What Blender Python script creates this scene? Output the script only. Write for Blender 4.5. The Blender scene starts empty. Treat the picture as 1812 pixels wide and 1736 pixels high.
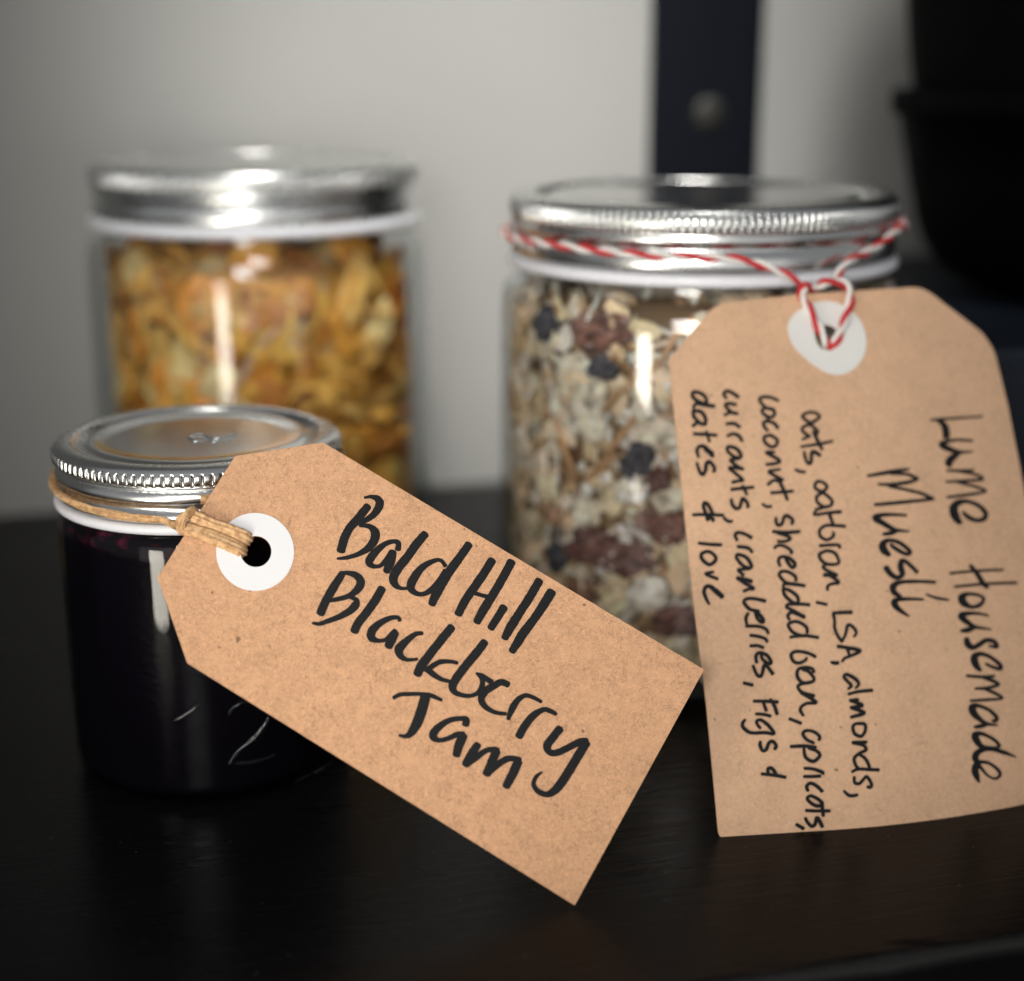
import bpy, bmesh, math, random
from mathutils import Vector, Matrix, noise
from mathutils.geometry import delaunay_2d_cdt
R = math.radians
random.seed(11)
scene = bpy.context.scene
col = scene.collection

# ------------------------------------------------------------------ camera, world, lamps, exposure
CAM_H, PITCH, FPX = 0.183, 15.9, 2644.0          # metres, degrees down, focal length in photo pixels
cam_d = bpy.data.cameras.new('camera'); cam = bpy.data.objects.new('camera', cam_d); col.objects.link(cam)
cam.location = (0, 0, CAM_H); cam.rotation_euler = (R(90 - PITCH), 0, 0)
cam_d.sensor_fit = 'HORIZONTAL'; cam_d.sensor_width = 36.0; cam_d.lens = FPX / 1812 * 36
cam_d.clip_start = 0.01; cam_d.clip_end = 50
cam_d.dof.use_dof = True; cam_d.dof.focus_distance = 0.357; cam_d.dof.aperture_fstop = 4.6
scene.camera = cam

world = bpy.data.worlds.new('World'); scene.world = world; world.use_nodes = True
wn = world.node_tree.nodes; wl = world.node_tree.links
bg = wn['Background']; tc = wn.new('ShaderNodeTexCoord'); sx = wn.new('ShaderNodeSeparateXYZ')
rp = wn.new('ShaderNodeValToRGB'); mr = wn.new('ShaderNodeMapRange')
mr.inputs['From Min'].default_value = -1; mr.inputs['From Max'].default_value = 1
wl.new(tc.outputs['Generated'], sx.inputs[0]); wl.new(sx.outputs['Z'], mr.inputs['Value'])
wl.new(mr.outputs[0], rp.inputs[0]); wl.new(rp.outputs[0], bg.inputs['Color'])
e = rp.color_ramp.elements
e[0].position = 0.34; e[0].color = (0.025, 0.026, 0.032, 1)
e[1].position = 0.80; e[1].color = (0.34, 0.35, 0.37, 1)
for pos, c in ((0.40, (0.07, 0.07, 0.07, 1)), (0.45, (0.30, 0.30, 0.29, 1)), (0.55, (0.40, 0.40, 0.40, 1))):
    e.new(pos).color = c
bg.inputs['Strength'].default_value = 0.6

def area(name, loc, target, sx_, sy_, watts, colour, spread=180):
    d = bpy.data.lights.new(name, 'AREA'); o = bpy.data.objects.new(name, d); col.objects.link(o)
    d.shape = 'RECTANGLE'; d.size = sx_; d.size_y = sy_; d.energy = watts; d.color = colour; d.spread = R(spread)
    o.location = loc
    o.rotation_euler = (Vector(target) - Vector(loc)).to_track_quat('-Z', 'Y').to_euler()
    return o
# added unseen fill panel low behind the camera: it brightens the steel lids
area('lid_fill_light', (0.10, -1.2, 0.06), (0.02, 0.42, 0.08), 3.0, 0.80, 4.4, (1.0, 0.985, 0.96))
# the tall narrow light at the front left whose streak shows on every jar
area('streak_light', (-0.215, 0.075, 0.02), (0.02, 0.42, 0.06), 0.062, 0.15, 0.12, (1.0, 0.93, 0.80), 84)
# added lamp above left of the camera: its fading beam imitates lens vignetting
area('key_light', (-0.09, -0.15, 0.255), (0.03, 0.44, 0.085), 0.15, 0.15, 0.168, (1.0, 0.97, 0.92), 50)
# added overhead spot: pools light mid-wall so the corners fall off like a vignette
area('wall_pool_light', (0.03, 0.22, 0.80), (0.005, 0.655, 0.175), 0.26, 0.26, 0.52, (1.0, 0.975, 0.925), 24.5)

scene.render.engine = 'CYCLES'
scene.cycles.use_denoising = True
scene.cycles.max_bounces = 14; scene.cycles.transparent_max_bounces = 24
scene.cycles.glossy_bounces = 6; scene.cycles.diffuse_bounces = 4
scene.cycles.sample_clamp_indirect = 6.0
scene.view_settings.view_transform = 'Standard'; scene.view_settings.look = 'None'
scene.view_settings.exposure = 0.0; scene.view_settings.gamma = 1.0
scene.view_settings.use_curve_mapping = False

# ------------------------------------------------------------------ helpers
FW = Vector((0, math.cos(R(PITCH)), -math.sin(R(PITCH)))); UP = Vector((0, math.sin(R(PITCH)), math.cos(R(PITCH))))
C0 = Vector((0, 0, CAM_H))
def ray(px, py): return FW + Vector((1, 0, 0)) * ((px - 906) / FPX) - UP * ((py - 868) / FPX)
def on_z(px, py, z=0.0):
    r = ray(px, py); return C0 + r * ((z - CAM_H) / r.z)
def on_cyl(px, py, c, rad):
    d = ray(px, py); ox, oy = -c[0], -c[1]
    a = d.x * d.x + d.y * d.y; b = 2 * (d.x * ox + d.y * oy); k = ox * ox + oy * oy - rad * rad
    D = b * b - 4 * a * k
    t = (-b - math.sqrt(max(D, 0))) / (2 * a)
    return C0 + d * t

def tag(o, label=None, cat=None, group=None, kind=None):
    if label: o['label'] = label
    if cat: o['category'] = cat
    if group: o['group'] = group
    if kind: o['kind'] = kind
    return o
def empty(name, loc, label, cat, group=None):
    o = bpy.data.objects.new(name, None); col.objects.link(o); o.location = loc; o.empty_display_size = 0.01
    return tag(o, label, cat, group)
def mesh_obj(name, verts, faces, mat, parent=None, smooth=True, mats=None, fmat=None):
    me = bpy.data.meshes.new(name); me.from_pydata([tuple(v) for v in verts], [], faces); me.update()
    for m in (mats or [mat]): me.materials.append(m)
    if smooth:
        for p in me.polygons: p.use_smooth = True
    if fmat:
        for p, i in zip(me.polygons, fmat): p.material_index = i
    o = bpy.data.objects.new(name, me); col.objects.link(o)
    if parent: o.parent = parent
    return o
def lathe(profile, segs, rmod=None, closed=False):
    """profile: (r, z[, knurl weight]) from one end to the other"""
    V, F = [], []
    ring = []
    for p in profile:
        r, z = p[0], p[1]; k = p[2] if len(p) > 2 else 0
        if r < 1e-7:
            ring.append([len(V)]); V.append((0, 0, z)); continue
        idx = []
        for i in range(segs):
            a = 2 * math.pi * i / segs
            rr = r + (rmod(a) * k if (rmod and k) else 0)
            idx.append(len(V)); V.append((rr * math.cos(a), rr * math.sin(a), z))
        ring.append(idx)
    n = len(ring)
    for j in range(n - 1 + (1 if closed else 0)):
        A, B = ring[j], ring[(j + 1) % n]
        if len(A) == 1 and len(B) == 1: continue
        for i in range(segs):
            i2 = (i + 1) % segs
            if len(A) == 1: F.append((A[0], B[i], B[i2]))
            elif len(B) == 1: F.append((A[i], B[0], A[i2]))
            else: F.append((A[i], B[i], B[i2], A[i2]))
    return V, F
def spline(pts, step):
    """Catmull-Rom through points of any dimension"""
    out = []
    n = len(pts)
    if n == 2:
        pts = [pts[0], tuple((a + b) / 2 for a, b in zip(*pts)), pts[1]]; n = 3
    for i in range(n - 1):
        p0 = pts[max(i - 1, 0)]; p1 = pts[i]; p2 = pts[i + 1]; p3 = pts[min(i + 2, n - 1)]
        L = math.sqrt(sum((a - b) ** 2 for a, b in zip(p1[:len(p1)], p2)))
        m = max(2, int(L / step))
        for k in range(m):
            t = k / m
            out.append(tuple(0.5 * (2 * b + (c - a) * t + (2 * a - 5 * b + 4 * c - d) * t * t + (3 * b - a - 3 * c + d) * t ** 3)
                             for a, b, c, d in zip(p0, p1, p2, p3)))
    out.append(tuple(pts[-1]))
    return out

# ------------------------------------------------------------------ materials
class N:
    def __init__(s, name):
        s.m = bpy.data.materials.new(name); s.m.use_nodes = True
        s.t = s.m.node_tree; s.n = s.t.nodes; s.b = s.n.get('Principled BSDF'); s.out = s.n.get('Material Output')
    def new(s, typ, **kw):
        o = s.n.new('ShaderNode' + typ)
        for k, v in kw.items():
            if hasattr(o, k) and k not in o.inputs: setattr(o, k, v)
            else: o.inputs[k.replace('_', ' ')].default_value = v
        return o
    def link(s, a, b): s.t.links.new(a, b)
    def set(s, **kw):
        for k, v in kw.items(): s.b.inputs[k.replace('_', ' ')].default_value = v
        return s
    def math(s, op, a, b=None, clamp=False):
        o = s.n.new('ShaderNodeMath'); o.operation = op; o.use_clamp = clamp
        for i, v in enumerate((a, b)):
            if v is None: continue
            if isinstance(v, (int, float)): o.inputs[i].default_value = v
            else: s.link(v, o.inputs[i])
        return o.outputs[0]
    def mix(s, fac, a, b, blend='MIX'):
        o = s.n.new('ShaderNodeMix'); o.data_type = 'RGBA'; o.blend_type = blend
        for sock, v in ((o.inputs[0], fac), (o.inputs[6], a), (o.inputs[7], b)):
            if isinstance(v, (int, float)): sock.default_value = v
            elif isinstance(v, tuple): sock.default_value = v if len(v) == 4 else (*v, 1)
            else: s.link(v, sock)
        return o.outputs[2]
    def coords(s, scale=(1, 1, 1), rot=(0, 0, 0), out='Object'):
        tcn = s.n.new('ShaderNodeTexCoord'); mp = s.n.new('ShaderNodeMapping')
        mp.inputs['Scale'].default_value = scale; mp.inputs['Rotation'].default_value = rot
        s.link(tcn.outputs[out], mp.inputs[0]); return mp.outputs[0]
    def noise(s, vec, scale, detail=2, rough=0.5, dist=0.0):
        o = s.n.new('ShaderNodeTexNoise')
        o.inputs['Scale'].default_value = scale; o.inputs['Detail'].default_value = detail
        o.inputs['Roughness'].default_value = rough; o.inputs['Distortion'].default_value = dist
        s.link(vec, o.inputs['Vector']); return o.outputs['Fac']
    def ramp(s, fac, stops):
        o = s.n.new('ShaderNodeValToRGB'); el = o.color_ramp.elements
        while len(el) > 1: el.remove(el[-1])
        for i, (p, c) in enumerate(stops):
            k = el[0] if i == 0 else el.new(p)
            k.position = p; k.color = (*c, 1) if len(c) == 3 else c
        s.link(fac, o.inputs[0]); return o.outputs[0]
    def bump(s, h, strength, dist):
        o = s.n.new('ShaderNodeBump'); o.inputs['Strength'].default_value = strength; o.inputs['Distance'].default_value = dist
        s.link(h, o.inputs['Height']); s.link(o.outputs[0], s.b.inputs['Normal'])
    def base(s, sock): s.link(sock, s.b.inputs['Base Color'])

def kraft(name, base, coarse, fibre):
    k = N(name); v = k.coords()
    n1 = k.noise(v, 90, 4, 0.6); n2 = k.noise(v, 900, 3, 0.65)
    c = k.mix(k.ramp(n1, [(0.3, (0, 0, 0)), (0.7, (1, 1, 1))]), tuple(b * (1 - coarse) for b in base), tuple(min(1, b * (1 + coarse)) for b in base))
    c = k.mix(k.ramp(n2, [(0.35, (0, 0, 0)), (0.65, (1, 1, 1))]), c, k.mix(0.5, c, tuple(min(1, b * 1.22) for b in base)))
    hs = []
    for i, (sc, wid, dk) in enumerate(((400, 0.030, 0.72), (560, 0.034, 0.76), (280, 0.020, 0.66), (640, 0.034, 1.28), (480, 0.028, 0.74), (430, 0.026, 1.26))):
        mp = k.coords((1, 1, 1), (0.9 * i, 0.7 * i + 0.2, 1.1 * i))
        f = k.noise(mp, sc, 1.0, 0.5, 1.6)
        line = k.math('SUBTRACT', 1.0, k.math('DIVIDE', k.math('ABSOLUTE', k.math('SUBTRACT', f, 0.5)), wid), True)
        msk = k.ramp(k.noise(mp, sc * 0.6, 1), [(0.42, (0, 0, 0)), (0.54, (1, 1, 1))])
        fac = k.math('MULTIPLY', k.math('MULTIPLY', line, msk), fibre)
        c = k.mix(fac, c, tuple(min(1, b * dk) for b in base)); hs.append(fac)
    sp = k.ramp(k.noise(v, 640, 0, 0.5), [(0.865, (0, 0, 0)), (0.88, (1, 1, 1))])
    c = k.mix(k.math('MULTIPLY', sp, 0.8), c, tuple(b * 0.30 for b in base))
    k.base(c); k.set(Roughness=0.82, Specular_IOR_Level=0.25)
    k.bump(k.math('ADD', n2, hs[0]), 0.25, 0.00012)
    return k.m
def metal(name, base, rough, scratch=0.25):
    k = N(name); v = k.coords((1, 1, 1)); n = k.noise(v, 95, 5, 0.68)
    k.base(k.mix(n, tuple(b * 0.9 for b in base), base))
    k.set(Metallic=1.0)
    r = k.n.new('ShaderNodeMapRange'); r.inputs['To Min'].default_value = rough * 0.75; r.inputs['To Max'].default_value = rough * 1.35
    k.link(n, r.inputs['Value']); k.link(r.outputs[0], k.b.inputs['Roughness'])
    k.bump(k.noise(v, 1500, 2, 0.5), scratch * 0.08, 0.00003)
    return k.m
def plain(name, base, rough, spec=0.5, var=0.08, scale=150, bump=0.0, coat=0.0):
    k = N(name); v = k.coords(); n = k.noise(v, scale, 4, 0.6)
    k.base(k.mix(n, tuple(b * (1 - var) for b in base), tuple(min(1, b * (1 + var)) for b in base)))
    k.set(Roughness=rough, Specular_IOR_Level=spec, Coat_Weight=coat)
    if bump: k.bump(n, bump, 0.0004)
    return k.m
def thin_glass(name, edge, refl=1.0):
    k = N(name); k.n.remove(k.b)
    lw = k.n.new('ShaderNodeLayerWeight'); lw.inputs['Blend'].default_value = 0.5
    tint = k.ramp(lw.outputs['Facing'], [(0.0, (0.997, 0.998, 0.997)), (0.60, (0.985, 0.99, 0.988)), (1.0, edge)])
    tr = k.n.new('ShaderNodeBsdfTransparent'); k.link(tint, tr.inputs[0])
    gl = k.n.new('ShaderNodeBsdfGlossy'); gl.inputs['Roughness'].default_value = 0.025
    fr = k.math('ADD', k.math('MULTIPLY', k.math('POWER', lw.outputs['Facing'], 5.0), 0.75), 0.042)
    bp = k.n.new('ShaderNodeBump'); bp.inputs['Strength'].default_value = 0.12; bp.inputs['Distance'].default_value = 0.0003
    k.link(k.noise(k.coords((1, 1, 0.45)), 75, 1.5), bp.inputs['Height']); k.link(bp.outputs[0], gl.inputs['Normal'])
    mx = k.n.new('ShaderNodeMixShader')
    k.link(k.math('MULTIPLY', fr, refl), mx.inputs[0]); k.link(tr.outputs[0], mx.inputs[1]); k.link(gl.outputs[0], mx.inputs[2])
    k.link(mx.outputs[0], k.out.inputs['Surface'])
    return k.m
def flake_mat(name, rough, var=0.25, scale=300, sheen=0.0, trans=0.0):
    k = N(name); at = k.n.new('ShaderNodeAttribute'); at.attribute_name = 'Col'
    n = k.noise(k.coords(), scale, 3, 0.6)
    k.base(k.mix(n, k.mix(1.0, at.outputs['Color'], (1 - var, 1 - var, 1 - var), 'MULTIPLY'), at.outputs['Color']))
    k.set(Roughness=rough, Specular_IOR_Level=0.35); k.bump(n, 0.5, 0.0005)
    if trans:                                     # thin flakes let some light through
        tl = k.n.new('ShaderNodeBsdfTranslucent'); k.link(at.outputs['Color'], tl.inputs['Color'])
        mx = k.n.new('ShaderNodeMixShader'); mx.inputs[0].default_value = trans
        k.link(k.b.outputs[0], mx.inputs[1]); k.link(tl.outputs[0], mx.inputs[2]); k.link(mx.outputs[0], k.out.inputs['Surface'])
    return k.m

M = {}
M['kraft_jam'] = kraft('kraft_card', (0.62, 0.352, 0.200), 0.08, 1.0)
M['kraft_muesli'] = kraft('soft_kraft_card', (0.67, 0.425, 0.268), 0.09, 0.5)
M['metal'] = metal('lid_steel', (0.80, 0.81, 0.80), 0.25)
M['disc'] = metal('lid_disc_steel', (0.86, 0.87, 0.86), 0.18)
M['white_ring'] = plain('white_enamel', (0.82, 0.825, 0.87), 0.35, 0.5, 0.03)
M['glass'] = thin_glass('clear_glass', (0.88, 0.92, 0.92))
M['glass_jam'] = thin_glass('jam_jar_glass', (0.40, 0.45, 0.50), 0.85)
M['ink'] = plain('marker_ink', (0.010, 0.0105, 0.0115), 0.6, 0.2, 0.65, 900)
M['eyelet'] = plain('white_eyelet_paper', (0.84, 0.84, 0.86), 0.6, 0.3, 0.015, 200)
M['eyelet_old'] = plain('off_white_eyelet_paper', (0.80, 0.79, 0.755), 0.6, 0.3, 0.03, 120)
M['red'] = plain('red_cotton', (0.56, 0.035, 0.04), 0.8, 0.2, 0.2, 1500, 0.3)
M['cotton'] = plain('white_cotton', (0.82, 0.79, 0.75), 0.85, 0.2, 0.08, 1500, 0.3)
# painted table: near black, faint brushed grain, dust specks
k = N('black_painted_wood'); v = k.coords((6, 130, 130), (0, 0, 0)); g = k.noise(v, 4, 5, 0.65)
v2 = k.coords(); sp = k.ramp(k.noise(v2, 800, 0, 0.5), [(0.85, (0, 0, 0)), (0.87, (1, 1, 1))])
k.base(k.mix(k.math('MULTIPLY', sp, 0.4), k.mix(g, (0.0035, 0.0035, 0.004), (0.007, 0.007, 0.0075)), (0.16, 0.16, 0.17)))
k.set(Specular_IOR_Level=0.11)
rr = k.n.new('ShaderNodeMapRange'); rr.inputs['To Min'].default_value = 0.16; rr.inputs['To Max'].default_value = 0.40
k.link(k.math('ADD', k.math('MULTIPLY', g, 0.55), k.math('MULTIPLY', k.noise(v2, 22, 4, 0.6), 0.45)), rr.inputs['Value']); k.link(rr.outputs[0], k.b.inputs['Roughness'])
sf = k.noise(k.coords((1, 2.2, 1), (0, 0, 0.5)), 16, 1.5, 0.5, 2.0)
scr = k.math('MULTIPLY', k.math('SUBTRACT', 1.0, k.math('DIVIDE', k.math('ABSOLUTE', k.math('SUBTRACT', sf, 0.5)), 0.0035), True),
             k.ramp(k.noise(v2, 30, 2), [(0.55, (0, 0, 0)), (0.66, (1, 1, 1))]))
k.bump(k.math('ADD', g, k.math('MULTIPLY', scr, 0.8)), 0.18, 0.0006)
# bevel highlight painted into the colour: ragged grey band along the front edge
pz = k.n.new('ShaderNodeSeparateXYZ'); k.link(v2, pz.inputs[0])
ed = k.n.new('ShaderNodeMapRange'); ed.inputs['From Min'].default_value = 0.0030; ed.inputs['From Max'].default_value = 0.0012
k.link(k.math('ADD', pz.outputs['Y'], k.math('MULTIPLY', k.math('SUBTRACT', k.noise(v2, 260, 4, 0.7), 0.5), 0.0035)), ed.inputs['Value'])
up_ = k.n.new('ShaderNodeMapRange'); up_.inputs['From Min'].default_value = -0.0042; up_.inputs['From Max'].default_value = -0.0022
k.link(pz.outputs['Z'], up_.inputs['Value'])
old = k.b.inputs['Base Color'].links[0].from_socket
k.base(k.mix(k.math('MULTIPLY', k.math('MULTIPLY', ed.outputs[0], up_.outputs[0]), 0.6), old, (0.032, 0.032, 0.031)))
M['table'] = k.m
M['wall'] = plain('painted_plaster', (0.30, 0.299, 0.286), 0.9, 0.2, 0.025, 12, 0.08)
M['navy'] = plain('dark_navy_paint', (0.0025, 0.0035, 0.007), 0.55, 0.15, 0.1)
M['screw'] = metal('dull_screw', (0.06, 0.059, 0.054), 0.6)
M['black_pot'] = plain('black_glaze', (0.001, 0.001, 0.0014), 0.6, 0.04, 0.2)
M['ledge'] = plain('ledge_paint', (0.010, 0.014, 0.022), 0.42, 0.3, 0.2)
# blackberry jam: almost black, wine red where seeds and pulp press against the glass near the surface
k = N('blackberry_jam'); v = k.coords((1, 1, 2.2)); n = k.noise(v, 170, 3, 0.6)
pz = k.n.new('ShaderNodeSeparateXYZ'); k.link(k.coords(), pz.inputs[0])
near = k.n.new('ShaderNodeMapRange'); near.inputs['From Min'].default_value = 0.0668; near.inputs['From Max'].default_value = 0.0712
k.link(pz.outputs['Z'], near.inputs['Value'])
k.base(k.mix(near.outputs[0], (0.002, 0.0015, 0.003), k.ramp(n, [(0.50, (0.002, 0.0015, 0.003)), (0.62, (0.05, 0.005, 0.016)), (0.76, (0.13, 0.013, 0.036))])))
k.set(Roughness=0.35, Specular_IOR_Level=0.02); k.bump(n, 0.3, 0.001); M['jam'] = k.m
# paper twine
k = N('paper_twine'); v = k.coords(); n = k.noise(v, 700, 3, 0.6)
k.base(k.mix(k.ramp(n, [(.35, (0, 0, 0)), (.6, (1, 1, 1))]), (0.46, 0.25, 0.11), (0.78, 0.50, 0.265))); k.set(Roughness=0.75, Specular_IOR_Level=0.25); k.bump(n, 0.3, 0.0002)
M['twine'] = k.m
M['flake'] = flake_mat('cereal_flakes', 0.75, 0.22, 420, 0, 0.12)
M['chips'] = flake_mat('golden_chips', 0.5, 0.3, 160, 0, 0.22)

# ---- handwriting, traced stroke by stroke: tile origin + tenfold/6x units "x,y,w"
TILES = {'J1': (540, 860, 6), 'J2': (780, 940, 6), 'J3': (540, 1000, 6), 'J4': (780, 1140, 6),
         'A': (1200, 680, 6), 'B': (1200, 940, 6), 'C': (1280, 1200, 6), 'D': (1510, 720, 6),
         'E': (1510, 990, 6), 'F': (1510, 1150, 6), 'G': (1430, 1050, 8.97), 'K': (60, 1150, 2.589)}
JAM_TEXT = [
 ("first line: Bald Hill", """J1 665,215,85 560,350,95 470,450,90 415,560,95 380,690,95
J1 630,125,28 700,115,42 770,140,78 790,200,92 740,290,78 650,360,60 540,400,50 460,410,30
J1 580,420,38 680,430,58 740,490,95 735,570,98 670,660,80 560,725,55 440,762,45 340,772,26
J1 985,675,66 988,605,58 930,590,50 840,622,60 740,710,85 680,800,90 715,850,55 790,850,45 850,800,60 925,715,85
J1 930,700,88 900,810,108 862,910,75
J1 1275,510,88 1180,620,95 1080,760,95 990,870,100 938,970,98 950,1040,80 1010,1085,45 1080,1088,32
J1 1490,850,46 1440,792,42 1370,795,50 1250,860,75 1160,970,95 1120,1070,92 1160,1130,62 1240,1150,50 1330,1110,66 1420,1020,76 1490,900,60
J1 1740,620,88 1640,760,95 1530,910,100 1440,1060,104 1380,1170,100 1345,1255,85
J2 545,310,92 450,460,95 360,590,95 270,720,95 185,880,90
J2 750,325,95 650,510,95 550,680,95 450,840,100 382,965,85
J2 350,655,45 430,680,45 490,695,45
J2 670,808,92 600,920,88 530,1030,82
J2 1045,525,92 950,690,95 840,860,95 740,1020,100 677,1135,80
J2 1175,645,105 1080,800,100 970,960,95 870,1090,102 810,1190,95 755,1275,80"""),
 ("second line: Blackberry", """J3 390,100,78 300,240,95 210,400,95 162,515,95
J3 370,88,46 450,85,50 540,110,75 590,180,92 555,260,85 460,330,60 330,365,50 240,380,40
J3 480,345,32 540,372,60 533,425,90 470,490,80 360,550,65 240,595,55 150,625,45 80,615,30
J3 815,250,90 740,380,95 640,520,95 560,620,95 522,705,92
J3 1005,590,44 985,558,45 900,565,55 790,620,75 710,700,95 705,770,88 770,802,50 850,795,46 920,740,68 960,708,78
J3 955,715,88 920,790,95 882,865,92
J3 1245,725,42 1170,735,55 1070,810,80 1000,890,100 1010,960,75 1080,1005,45 1190,1000,32
J3 1555,660,92 1440,800,95 1330,940,95 1240,1060,104 1190,1160,95
J3 1615,1040,38 1540,1025,45 1430,1030,55 1340,1080,60 1270,1120,42
J3 1300,1110,70 1360,1160,65 1440,1210,50 1530,1235,42
J2 465,1178,88 380,1290,95 280,1410,95 180,1540,95 125,1640,92 150,1710,64 240,1745,50 330,1745,45 400,1710,55 440,1630,60 430,1560,48 378,1510,26
J4 375,308,22 430,332,50 480,365,58 540,405,62
J4 715,430,68 640,405,74 550,450,78 460,510,88 430,590,78 480,670,60 580,725,46 690,740,42
J4 1065,612,38 990,570,45 900,545,50 820,590,65 760,680,75 715,795,45
J4 1225,745,40 1160,710,55 1090,695,56 980,760,80 890,870,86 828,980,88
J4 1265,895,88 1190,990,90 1128,1080,90 1160,1150,70 1240,1150,75 1350,1100,75 1470,1040,80 1545,1040,92
J4 1542,1045,98 1460,1180,100 1370,1330,100 1280,1470,100 1200,1560,90 1120,1595,65 1030,1560,60 985,1490,50 1010,1410,45 1075,1358,22"""),
 ("third line: Jam", """J3 938,1410,44 1010,1375,46 1110,1370,45 1220,1370,42 1330,1385,52 1450,1435,36
J3 1275,1395,108 1240,1530,115 1185,1680,112 1120,1785,84 1060,1818,48 1000,1808,32
J4 262,855,82 268,800,68 200,790,55 90,810,62 -10,870,78 -75,940,90 -78,990,80 -15,1020,52 80,1000,56 170,962,65 240,965,78
J4 238,970,98 190,1080,100 165,1180,84
J4 392,1065,80 330,1160,95 260,1280,86
J4 270,1290,52 380,1200,70 480,1130,60 570,1118,60 600,1130,70
J4 590,1135,95 540,1250,95 485,1380,92
J4 490,1390,50 590,1290,75 700,1220,70 790,1218,62 830,1240,80
J4 820,1250,100 760,1380,100 693,1510,88"""),
]
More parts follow.
